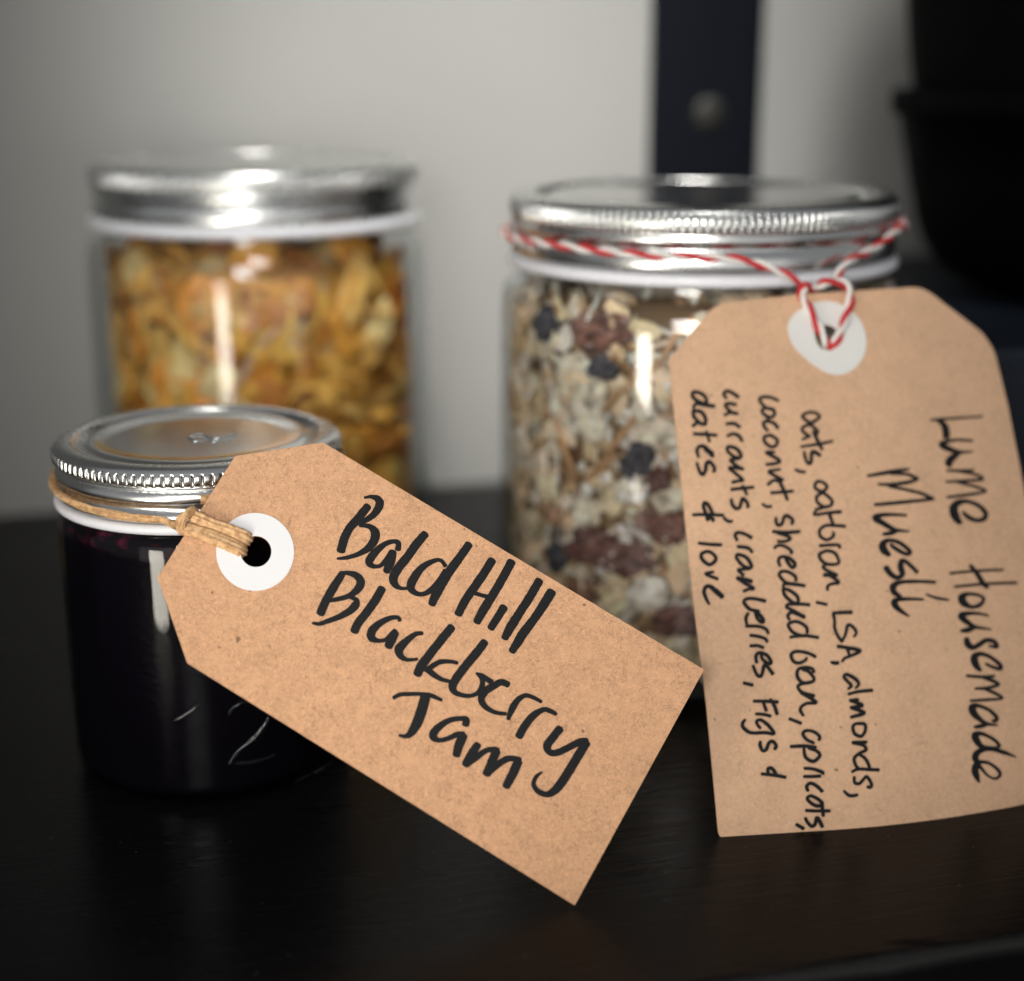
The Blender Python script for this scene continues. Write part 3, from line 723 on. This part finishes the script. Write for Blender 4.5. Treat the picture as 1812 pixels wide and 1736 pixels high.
def pile(name, centre, rad, z0, z1, count, makers, core_col, mat, seed, tilt, top=None):
    rnd = random.Random(seed); V, F, Cc = [], [], []
    v_, f_ = lathe([(0, z0), (rad - .0075, z0), (rad - .0065, z0 + .004), (rad - .0065, z1 - .008), (rad - .011, z1 - .003), (0, z1 - .003)], 48)
    V += [Vector(q_) for q_ in v_]; F += f_; Cc += [core_col] * len(v_)
    for i in range(count):
        mk, cols, wgt = rnd.choices(makers, [m_[2] for m_ in makers])[0]
        phi = rnd.uniform(0, 2 * math.pi); z = rnd.uniform(z0 + .002, z1 - .003)
        if top: z = min(z, top(phi) - .004 + rnd.uniform(-.004, .002))
        r_ = rad - abs(rnd.gauss(0, .0028)) - .0016
        if rnd.random() < .1: r_ = rnd.uniform(0, rad - .005); z = z1 - rnd.uniform(0, .005)
        o, m_ = frame_at(phi, z, r_, rnd, tilt)
        vv, ff = mk(rnd); c = jitter(rnd.choice(cols), rnd); b = len(V)
        for q_ in vv:
            p = o + m_ @ q_
            rr_ = math.hypot(p.x, p.y)
            if rr_ > rad: p.x *= rad / rr_; p.y *= rad / rr_
            p.z = max(p.z, z0)
            V.append(p); Cc.append(c)
        F += [tuple(b + k_ for k_ in f) for f in ff]
    ob = mesh_obj(name, V, F, mat); ob.location = centre; colour_mesh(ob, Cc)
    return ob
oat = [(.90, .76, .55), (.93, .82, .64), (.84, .66, .43), (.94, .87, .75), (.78, .59, .37), (.87, .70, .46)]
coco = [(.95, .91, .84), (.92, .87, .78), (.88, .81, .69)]
brn = [(.50, .32, .18), (.60, .40, .22), (.42, .25, .15)]
mix = pile('muesli_mix', MC, .0594, .0056, MH - .0265, 3000,
    [(lambda r_: flake(r_.uniform(.0034, .0062), r_.uniform(.0026, .0045), .0010, r_.uniform(.0004, .0024), r_.random()), oat, 5),
     (lambda r_: flake(r_.uniform(.0015, .003), r_.uniform(.001, .002), .0008, .0004, r_.random(), 1, 7), coco, 4),
     (lambda r_: shard(r_.uniform(.009, .018), .0007, .0006, r_.random()), coco + oat + [(.62, .42, .22)], 3.2),
     (lambda r_: flake(r_.uniform(.0014, .003), r_.uniform(.0012, .0024), .0007, .0005, r_.random(), 1, 7), brn + [(.16, .12, .11), (.30, .13, .09)], 1.8)],
    (.30, .19, .10), M['flake'], 5, .62)
tag(mix, 'pale rolled oats, bran and coconut packed together inside the muesli jar', 'muesli', kind='stuff')
def piece(name, geo, colr, px, py, rot, centre, rad, label, cat, group, mat, sink=.0015):
    p = on_cyl(px, py, centre, rad - sink)
    n_ = (p - centre); n_.z = 0; n_.normalize()
    V, F = geo
    m_ = n_.to_track_quat('Z', 'Y').to_matrix() @ Matrix.Rotation(R(rot), 3, 'Z')
    W = [m_ @ v_ for v_ in V]
    for w in W:                                        # press the piece against the inside of the glass
        g = p + w - centre; r_ = math.hypot(g.x, g.y)
        if r_ > rad + .0004: g.x *= (rad + .0004) / r_; g.y *= (rad + .0004) / r_; w.xyz = (g - p + centre)
    ob = mesh_obj(name, W, F, mat); ob.location = p
    rnd = random.Random(px * 7 + py)
    so = Vector((px * .37, py * .21, 0))
    colour_mesh(ob, [tuple(min(1, c_ * (1 + 1.1 * noise.noise(v_ * 420 + so)) + max(0, noise.noise(v_ * 900 + so) - .22) * .5) for c_ in colr) for v_ in V])
    return tag(ob, label, cat, group)
red = (.22, .105, .075); plum = (.16, .075, .062); dark = (.060, .058, .068); amb = (.50, .30, .15)
g1 = 'dried fruit pieces in the muesli jar'
fr = [(1062, 592, 20, .0105, .0062, red, 'large reddish dried fruit slice near the top of the muesli'),
      (1100, 985, 0, .0095, .0060, plum, 'dark red dried fruit piece level with the upper edge of the jam tag'),
      (1040, 965, 30, .0085, .0050, plum, 'dark plum coloured fruit piece in the middle band of the muesli'),
      (1175, 930, -20, .0080, .0050, red, 'reddish fruit piece in the muesli beside the left edge of the muesli tag'),
      (915, 700, 80, .0060, .0045, (.34, .17, .08), 'brown fruit piece against the left side of the muesli jar'),
      (1205, 1100, 10, .0075, .0050, plum, 'dark red fruit piece low in the muesli between the two tags'),
      (1030, 1045, 15, .0070, .0042, (.26, .14, .09), 'brown fruit piece low in the muesli beside the upper edge of the jam tag'),
      (975, 905, -20, .0060, .0040, (.30, .17, .10), 'tan brown fruit piece at the lower left of the muesli'),
      (1160, 850, 0, .0045, .0040, plum, 'small dark red fruit piece in the middle of the muesli')]
for i, (x_, y_, a_, lx, ly, c, lab) in enumerate(fr):
    piece('dried_fruit', lump(lx, ly, .0030, i, .36, 3), c, x_, y_, a_, MC, .0597, lab, 'dried fruit', g1, M['flake'], .0031)
g2 = 'currants in the muesli jar'
cu = [(1072, 650, .0052, 'round black currant just below the large reddish fruit slice'), (965, 575, .0070, 'large blackish currant at the upper left of the muesli'),
      (1130, 812, .0056, 'black currant in the middle of the muesli under the glass highlight'),
      (985, 985, .0055, 'black currant low in the muesli just above the jam tag'),
      (1115, 828, .0040, 'smaller black currant under the middle one'), ]
for i, (x_, y_, s_, lab) in enumerate(cu):
    piece('currant', lump(s_ * .85, s_ * .7, .0026, 40 + i, .5, 3), dark, x_, y_, 30 * i, MC, .0597, lab, 'currant', g2, M['flake'])
g3 = 'almond slivers in the muesli jar'
al = [(1187, 615, 55, .022), (1120, 655, -30, .015), (1105, 690, 45, .018), (1085, 790, 55, .022), (1000, 790, -60, .020), (1190, 700, 70, .014), (960, 760, 65, .018), (1060, 830, 40, .016)]
for i, (x_, y_, a_, l_) in enumerate(al):
    piece('almond_sliver', shard(l_, .0011, .0009, 70 + i), amb, x_, y_, a_, MC, .0599, 'thin tan almond sliver lying among the oats in the muesli jar', 'almond sliver', g3, M['flake'])
g4 = 'whole oat flakes pressed against the glass of the muesli jar'
oa = [(970, 600, 40, .0062), (1020, 655, 30, .0075), (1040, 740, -60, .0078), (1165, 770, 0, .0070), (990, 700, 60, .0060), (930, 640, 10, .0052), (1120, 870, 10, .0056), (1085, 880, 70, .0060), (1040, 905, 20, .0060),
      (970, 860, -10, .0060), (1150, 1050, 20, .0066), (1090, 1065, 45, .0056), (1200, 1150, 60, .0060), (950, 920, 20, .0058), (1185, 885, 20, .0055), (1050, 690, 70, .0064)]
for i, (x_, y_, a_, s_) in enumerate(oa):
    piece('oat_flake', flake(s_, s_ * .72, .0017, .0012, 90 + i, 3, 14), random.Random(i).choice([(.80, .70, .54), (.78, .64, .42), (.84, .77, .66)]), x_, y_, a_, MC, .0600,
          'broad pale oat flake pressed against the glass of the muesli jar', 'oat flake', g4, M['flake'], .0022)

gold = [(.97, .55, .12), (.98, .64, .19), (.97, .48, .08), (.98, .76, .36), (.97, .52, .10), (.92, .40, .06), (.98, .58, .14), (.66, .27, .06)]
chips = pile('golden_chips', BC, .0555, .006, .1175, 900,
    [(lambda r_: flake(r_.uniform(.008, .015), r_.uniform(.005, .010), .0007, r_.uniform(-.006, .007), r_.random(), 3, 9), gold, 6),
     (lambda r_: shard(r_.uniform(.008, .016), .0011, .0008, r_.random()), gold, 2),
     (lambda r_: lump(r_.uniform(.003, .006), r_.uniform(.002, .004), .0025, r_.random(), .4, 1), gold[2:], 1)],
    (.85, .45, .10), M['chips'], 9, .75, lambda p: .1185 - .007 * max(0, math.cos(p + .9)) - .003 * math.sin(3 * p))
tag(chips, 'golden orange dried chips heaped inside the back jar', 'snack chips', kind='stuff')
piece('pale_sliver', shard(.030, .0017, .0013, 3), (.72, .46, .30), 445, 640, 55, BC, .0562, 'pale pinkish stick lying aslant among the golden chips', 'sliver', None, M['chips'])

# ------------------------------------------------------------------ paper tags
def zt(px, py):
    r = ray(px, py); return (0.0006 - CAM_H) / r.z
qb, qc = -0.143, 0.3055
qa = 1 / zt(1017, 1602) - qb * .111 - qc * .734
def jam_depth(x_, y_):
    z = 1 / (qa + qb * (x_ - 906) / 1000 + qc * (y_ - 868) / 1000)
    u = ((x_ - 760) * .857 + (y_ - 1090) * .515) / 500          # along the tag: a faint bow
    return z + .0012 * u * u * (1 if u < 0 else .4) - .0002
def muesli_depth(x_, y_):
    z = 1 / (2.606 - .1128 * (x_ - 906) / 1000 + .2466 * (y_ - 868) / 1000)
    k_ = max(0, (x_ - 1470) / 340); t = (y_ - 520) / 960
    z += .010 * k_ * k_ * (1.1 - .5 * t)
    z -= .0030 * math.sin(math.pi * max(0, min(1, t))) * 1.0      # the card bellies towards the viewer
    d = math.hypot(x_ - 1462, y_ - 640) / 90
    z += .0011 * math.exp(-d * d)                                  # pressed in around the eyelet
    return z
def surf(depth, x_, y_, off=0.0):
    p = C0 + ray(x_, y_) * depth(x_, y_)
    if off == 0: return p
    e_ = 4.0
    px_ = C0 + ray(x_ + e_, y_) * depth(x_ + e_, y_) - p; py_ = C0 + ray(x_, y_ + e_) * depth(x_, y_ + e_) - p
    n_ = py_.cross(px_); n_.normalize()
    if n_.dot(C0 - p) < 0: n_ = -n_
    return p + n_ * off
def inside(poly, x_, y_):
    c = False; j = len(poly) - 1
    for i in range(len(poly)):
        xi, yi = poly[i]; xj, yj = poly[j]
        if (yi > y_) != (yj > y_) and x_ < (xj - xi) * (y_ - yi) / (yj - yi) + xi: c = not c
        j = i
    return c
def round_poly(poly, rads):
    out = []; n_ = len(poly)
    for i in range(n_):
        p = Vector(poly[i]); a = Vector(poly[i - 1]); b = Vector(poly[(i + 1) % n_]); r_ = rads[i]
        if r_ <= 0: out.append(tuple(p)); continue
        A = p + (a - p).normalized() * r_; B = p + (b - p).normalized() * r_
        for t in [k_ / 5 for k_ in range(6)]:
            q_ = A * (1 - t) ** 2 + p * 2 * t * (1 - t) + B * t * t; out.append((q_.x, q_.y))
    return out
def dense(poly, step):
    out = []
    for i in range(len(poly)):
        a, b = poly[i], poly[(i + 1) % len(poly)]
        m_ = max(1, int(math.hypot(b[0] - a[0], b[1] - a[1]) / step))
        out += [(a[0] + (b[0] - a[0]) * k_ / m_, a[1] + (b[1] - a[1]) * k_ / m_) for k_ in range(m_)]
    return out
def sheet(name, depth, outer, hole, t0, t1, mat, parent, grid=24, origin=Vector((0, 0, 0))):
    """card cut to an outline, with a hole, bent over the depth surface; t0 front offset, t1 back offset"""
    pts = [Vector(p) for p in outer]; n0 = len(pts)
    ed = [(i, (i + 1) % n0) for i in range(n0)]
    if hole:
        h0 = len(pts); pts += [Vector(p) for p in hole]; m_ = len(hole); ed += [(h0 + i, h0 + (i + 1) % m_) for i in range(m_)]
    xs = [p[0] for p in outer]; ys = [p[1] for p in outer]
    gx = min(xs) + grid * .5
    while gx < max(xs):
        gy = min(ys) + grid * .5
        while gy < max(ys):
            if inside(outer, gx, gy) and not (hole and inside(hole, gx, gy)): pts.append(Vector((gx, gy)))
            gy += grid
        gx += grid
    vo, eo, fo, *_ = delaunay_2d_cdt(pts, ed, [], 0, 1e-4)
    tri = []
    for f in fo:
        cx_ = sum(vo[i].x for i in f) / len(f); cy_ = sum(vo[i].y for i in f) / len(f)
        if inside(outer, cx_, cy_) and not (hole and inside(hole, cx_, cy_)): tri.append(tuple(f))
    n_ = len(vo)
    V = [surf(depth, v_.x, v_.y, t0) - origin for v_ in vo] + [surf(depth, v_.x, v_.y, t1) - origin for v_ in vo]
    F = []; cnt = {}
    for f in tri:
        a, b, c = f
        nn = (V[b] - V[a]).cross(V[c] - V[a])
        if nn.dot(C0 - origin - V[a]) < 0: f = (a, c, b)
        F.append(f); F.append(tuple(n_ + i for i in f[::-1]))
        for i in range(3): cnt[(f[i], f[(i + 1) % 3])] = 1
    for (a, b) in list(cnt):
        if (b, a) not in cnt: F.append((b, a, n_ + a, n_ + b))
    ob = mesh_obj(name, V, F, mat, parent, smooth=False)
    return ob
def writing(depth, blocks, mat, parent, origin):
    off = .00007
    for title, text in blocks:
        V, F = [], []
        for line in text.strip().splitlines():
            t_, *pp = line.split(); ox, oy, s = TILES[t_]
            pts = [tuple(float(q_) for q_ in p.split(',')) for p in pp]
            P = spline([(ox + p[0] / s, oy + p[1] / s, p[2] / s) for p in pts], 1.5)
            off += .0000015
            n_ = len(P); Lp, Rp = [], []
            sd = random.random() * 50
            for i in range(n_):
                a = P[max(i - 1, 0)]; b = P[min(i + 1, n_ - 1)]
                dx, dy = b[0] - a[0], b[1] - a[1]; L = math.hypot(dx, dy) or 1
                nx_, ny_ = -dy / L, dx / L
                w = P[i][2] / 2
                j1 = 1 + .07 * noise.noise(Vector((i * .35, sd, 0))); j2 = 1 + .07 * noise.noise(Vector((i * .35, sd, 9)))
                Lp.append((P[i][0] + nx_ * w * j1, P[i][1] + ny_ * w * j1)); Rp.append((P[i][0] - nx_ * w * j2, P[i][1] - ny_ * w * j2))
            def add(p): V.append(surf(depth, p[0], p[1], off) - origin); return len(V) - 1
            li = [add(p) for p in Lp]; ri = [add(p) for p in Rp]
            for i in range(n_ - 1): F.append((li[i], li[i + 1], ri[i + 1], ri[i]))
            for end in (0, n_ - 1):                     # blunt marker ends
                a = P[end]; o_ = P[1] if end == 0 else P[-2]
                dx, dy = a[0] - o_[0], a[1] - o_[1]; L = math.hypot(dx, dy) or 1
                dx, dy = dx / L, dy / L; w = a[2] / 2; fan = []
                for k_ in range(1, 6):
                    an = math.pi * k_ / 6; sx_, cx_ = math.sin(an) * .55, math.cos(an)
                    fan.append(add((a[0] + dx * w * sx_ - dy * w * cx_, a[1] + dy * w * sx_ + dx * w * cx_)))
                first, last = (li[end], ri[end])
                if end == 0:
                    fan = fan[::-1]
                F.append((first, *fan, last) if end else (last, *fan[::-1], first)[::-1])
        ob = mesh_obj('handwriting', V, F, mat, parent, smooth=False)
        # all faces towards the viewer
        bm = bmesh.new(); bm.from_mesh(ob.data)
        for f in bm.faces:
            if f.normal.dot(C0 - origin - f.calc_center_median()) < 0: f.normal_flip()
        bm.to_mesh(ob.data); bm.free()
        ob['label'] = title

def circle(cx_, cy_, r_, n_=64): return [(cx_ + r_ * math.cos(2 * math.pi * i / n_), cy_ + r_ * math.sin(2 * math.pi * i / n_)) for i in range(n_)]
# jam tag
jo = surf(jam_depth, 1017, 1602)
jt = empty('paper_tag', jo, 'brown kraft tag lettered Bald Hill Blackberry Jam, leaning aslant on the small jar', 'gift tag', 'kraft paper gift tags')
outer = dense(round_poly([(416, 807), (572, 783), (1246, 1185), (1017, 1602), (331, 1173), (278.5, 1022)], [3, 3, 1.5, 2, 3, 3]), 16)
hole = circle(452.8, 976.2, 27.5)
sheet('card', jam_depth, outer, hole, 0, -.00042, M['kraft_jam'], jt, 30, jo)
sheet('eyelet', jam_depth, circle(451.4, 976.9, 68.9, 72), hole, .00016, .00001, M['eyelet'], jt, 30, jo)
writing(jam_depth, JAM_TEXT, M['ink'], jt, jo)
# muesli tag
mo = surf(muesli_depth, 1275, 1482)
mt = empty('paper_tag', mo, 'brown kraft tag handwritten with the muesli ingredients, hanging from red and white twine', 'gift tag', 'kraft paper gift tags')
outer = dense(round_poly([(1183, 636), (1266, 538), (1412, 521), (1632, 507), (1740, 590), (1760, 622), (1783, 716), (1800, 800), (1816, 885), (1834, 985), (1852, 1100), (1868, 1250), (1884, 1426),
     (1812, 1436), (1681, 1455), (1481, 1475), (1272, 1484), (1250, 1250), (1225, 1050), (1202, 820)], [10, 22, 0, 22, 14, 14, 0, 0, 0, 0, 0, 0, 8, 0, 0, 0, 14, 0, 0, 0]), 14)
ty = lambda x_, y_: (1350 + x_ / 6, 380 + y_ / 6)
mhole = [ty(*p) for p in [(540, 1250), (560, 1330), (585, 1395), (640, 1435), (720, 1445), (780, 1400), (805, 1320), (790, 1240), (740, 1190), (670, 1170), (600, 1185), (560, 1215)]]
sheet('card', muesli_depth, outer, mhole, 0, -.00045, M['kraft_muesli'], mt, 22, mo)
eo_ = [ty(*p) for p in [(690, 918), (820, 950), (930, 1020), (1035, 1130), (1085, 1260), (1097, 1380), (1060, 1520), (985, 1620), (880, 1688), (790, 1702), (680, 1682), (560, 1612), (420, 1500), (320, 1390), (272, 1270), (265, 1180), (310, 1080), (420, 990), (560, 935)]]
eo_ = [(p[0], p[1]) for p in spline(eo_ + [eo_[0]], 3)][:-1]
def eyelet_depth(x_, y_):                                           # the ring has sprung slightly off the card along its lower left
    d = muesli_depth(x_, y_); u = ((1470 - x_) * .5 + (y_ - 600) * .86) / 60
    return d - .0006 * max(0, u) ** 2 * .5
sheet('eyelet', eyelet_depth, eo_, mhole, .00020, .00003, M['eyelet_old'], mt, 9, mo)
writing(muesli_depth, MUESLI_TEXT, M['ink'], mt, mo)

# ------------------------------------------------------------------ twine
def smooth_pts(pts, step=.0005): return [Vector(p) for p in spline([tuple(p) for p in pts], step)]
def two_ply(name, paths, r_strand, offs, pitch, parent, origin):
    """red and white strands laid round each other along each path"""
    V, F, FM = [], [], []
    for path, ph in paths:
        s_acc = 0; frames = []; prev = None
        for i, p in enumerate(path):
            t = path[min(i + 1, len(path) - 1)] - path[max(i - 1, 0)]; t.normalize()
            a = (Vector((0, -1, .3)) if prev is None else prev); a = a - t * a.dot(t); a.normalize(); prev = a
            if i: s_acc += (p - path[i - 1]).length
            frames.append((p, a, t.cross(a), s_acc))
        for sidx in (0, 1):
            q_ = []
            for p, a, b, s in frames:
                th = ph + 2 * math.pi * s / pitch + math.pi * sidx
                q_.append(p + a * (offs * math.cos(th)) + b * (offs * math.sin(th)) - origin)
            f0 = len(F)
            tube(V, F, q_, lambda i, n_: r_strand * (1 + .05 * math.sin(i * .9)), 9)
            FM += [sidx] * (len(F) - f0)
    return mesh_obj(name, V, F, None, parent, True, [M['red'], M['cotton']], FM)
RT = .0600
L_px = [(901, 419), (920, 423), (946, 427), (975, 431.5), (1005, 436), (1063, 444), (1130, 450), (1182, 453), (1220, 454.5), (1287, 457), (1330, 464), (1362, 474), (1399, 491), (1428, 511)]
R_px = [(1479, 503), (1483, 485), (1500, 464), (1533, 447), (1567, 425), (1590, 404)]
left = [on_cyl(x_, y_, MC, RT + (.0010 if x_ < 1300 else .0010 + .0022 * (x_ - 1300) / 128)) for x_, y_ in L_px]
right = [on_cyl(x_, y_, MC, RT + (.0010 if x_ > 1500 else .0032)) for x_, y_ in R_px]
# round the back of the jar, from the right silhouette to the left one
aL = math.atan2(left[0].y - MC.y, left[0].x - MC.x); aR = math.atan2(right[-1].y - MC.y, right[-1].x - MC.x)
if aL < 0: aL += 2 * math.pi
if aR < 0: aR += 2 * math.pi
aR = aR - 2 * math.pi if aR > aL else aR
back = []
for i in range(1, 40):
    t = i / 40; a = aR + (aL - aR) * t
    back.append(MC + Vector((math.cos(a) * (RT + .001), math.sin(a) * (RT + .001), right[-1].z + (left[0].z - right[-1].z) * t)))
knot_px = [(1428, 511), (1440, 510), (1455, 505), (1468, 502), (1479, 503)]
def tagp(x_, y_, off): return surf(muesli_depth, x_, y_, off)
kz = [tagp(x_, max(y_, 508), .0022) + Vector((0, .0010, .0012)) for x_, y_ in knot_px]
two_origin = MC.copy()
tw = empty('bakers_twine', MC, 'red and white twisted twine tied round the muesli jar and looped through its tag', 'twine')
ringp = smooth_pts(right + back + left)
two_ply('neck_wrap', [(ringp, .4)], .00074, .00058, .0145, tw, two_origin)
loop = [tagp(1466, 612, -.0012), tagp(1461, 606, .0004), tagp(1452, 592, .0011), tagp(1440, 570, .0013), tagp(1426, 545, .0013), tagp(1415, 524, .0014), tagp(1420, 512, .0024), left[-1] + Vector((.0010, -.0008, 0)),
        tagp(1450, 508, .0030), tagp(1470, 506, .0030), tagp(1486, 508, .0030), tagp(1497, 518, .0022), tagp(1501, 536, .0015), tagp(1496, 560, .0013), tagp(1486, 588, .0012), tagp(1477, 606, .0005), tagp(1470, 614, -.0012)]
two_ply('tag_loop', [(smooth_pts(loop, .0004), 1.0)], .00076, .00060, .0115, tw, two_origin)

# paper twine on the jam jar
pt = empty('paper_twine', JC, 'tan paper twine wound round the small jar and knotted through the jam tag', 'twine')
J_px = [(125, 889), (165, 900), (205, 909), (250, 918), (288, 925)]
jp = [on_cyl(x_, y_, JC, .0375) for x_, y_ in J_px]
knot = surf(jam_depth, 331, 934, .0016)
angs = [math.atan2(p.y - JC.y, p.x - JC.x) % (2 * math.pi) for p in jp]
zs = [p.z for p in jp]; ma, mz = sum(angs) / 5, sum(zs) / 5
slope = sum((a - ma) * (z - mz) for a, z in zip(angs, zs)) / sum((a - ma) ** 2 for a in angs)
ka = angs[-1]; back = []
for i in range(60):
    t = i / 59; a = ka - t * (2 * math.pi - .25)
    z = mz + .78 * slope * (max(a, math.pi * .6) - ma)
    back.append(JC + Vector((math.cos(a) * .0374, math.sin(a) * .0374, z)))
jl = [back[0], on_cyl(306, 929, JC, .0390), knot + Vector((-.0012, .0012, 0))]
back = back[1:]
V, F = [], []
path = smooth_pts(list(reversed(jl)) + back, .0004)
path = [p - JC for p in path]
def wob(amp, sd, r_): return lambda i, n_: r_ * (1 + amp * noise.noise(Vector((i * .09, sd, 0))) + amp * .6 * noise.noise(Vector((i * .4, sd, 4))))
def taper(i, n_): return .00165 * (0.62 + .38 * min(1, i / 42)) * (1 + .22 * noise.noise(Vector((i * .07, 2, 0))))
tube(V, F, path, taper, 36, .62, .0, up=(path[0] - Vector((0, 0, path[0].z))).normalized(), fibre=.42)
mesh_obj('neck_wrap', V, F, M['twine'], pt)
def jtag(x_, y_, o_): return surf(jam_depth, x_, y_, o_) - JC
def px7(x_, y_): return (300 + x_ / 6.97, 860 + y_ / 6.97)
V, F = [], []
up = smooth_pts([jtag(*px7(250, 395), .0014), jtag(*px7(340, 410), .0016), jtag(*px7(520, 490), .0014), jtag(*px7(700, 555), .0013), jtag(*px7(850, 615), .0011), jtag(*px7(945, 650), .0005), jtag(*px7(985, 668), -.0012)], .0004)
lo = smooth_pts([jtag(*px7(165, 520), .0014), jtag(*px7(260, 545), .0013), jtag(*px7(420, 600), .0013), jtag(*px7(580, 665), .0013), jtag(*px7(740, 740), .0012), jtag(*px7(860, 790), .0006), jtag(*px7(915, 815), -.0012)], .0004)
nrm = (jtag(331, 934, .001) - jtag(331, 934, 0.00001)).normalized()
tube(V, F, up, wob(.14, 1, .00185), 40, .55, .004, up=nrm, fibre=.5)
tube(V, F, lo, wob(.14, 7, .00180), 40, .55, -.004, up=nrm, fibre=.5)
mesh_obj('tag_loop', V, F, M['twine'], pt)
V, F = [], []
kn = smooth_pts([jtag(*px7(330, 330), .0002), jtag(*px7(300, 330), .0022), jtag(*px7(240, 385), .0034), jtag(*px7(180, 460), .0034), jtag(*px7(150, 530), .0026), jtag(*px7(165, 580), .0012), jtag(*px7(190, 560), .0002)], .0003)
tube(V, F, kn, wob(.12, 3, .0013), 36, .65, .01, up=nrm, fibre=.45)
kn2 = smooth_pts([jtag(*px7(115, 470), .0010), jtag(*px7(140, 440), .0024), jtag(*px7(205, 390), .0022), jtag(*px7(270, 330), .0012)], .0003)
tube(V, F, kn2, wob(.12, 5, .0011), 32, .65, .01, up=nrm, fibre=.45)
mesh_obj('knot', V, F, M['twine'], pt)
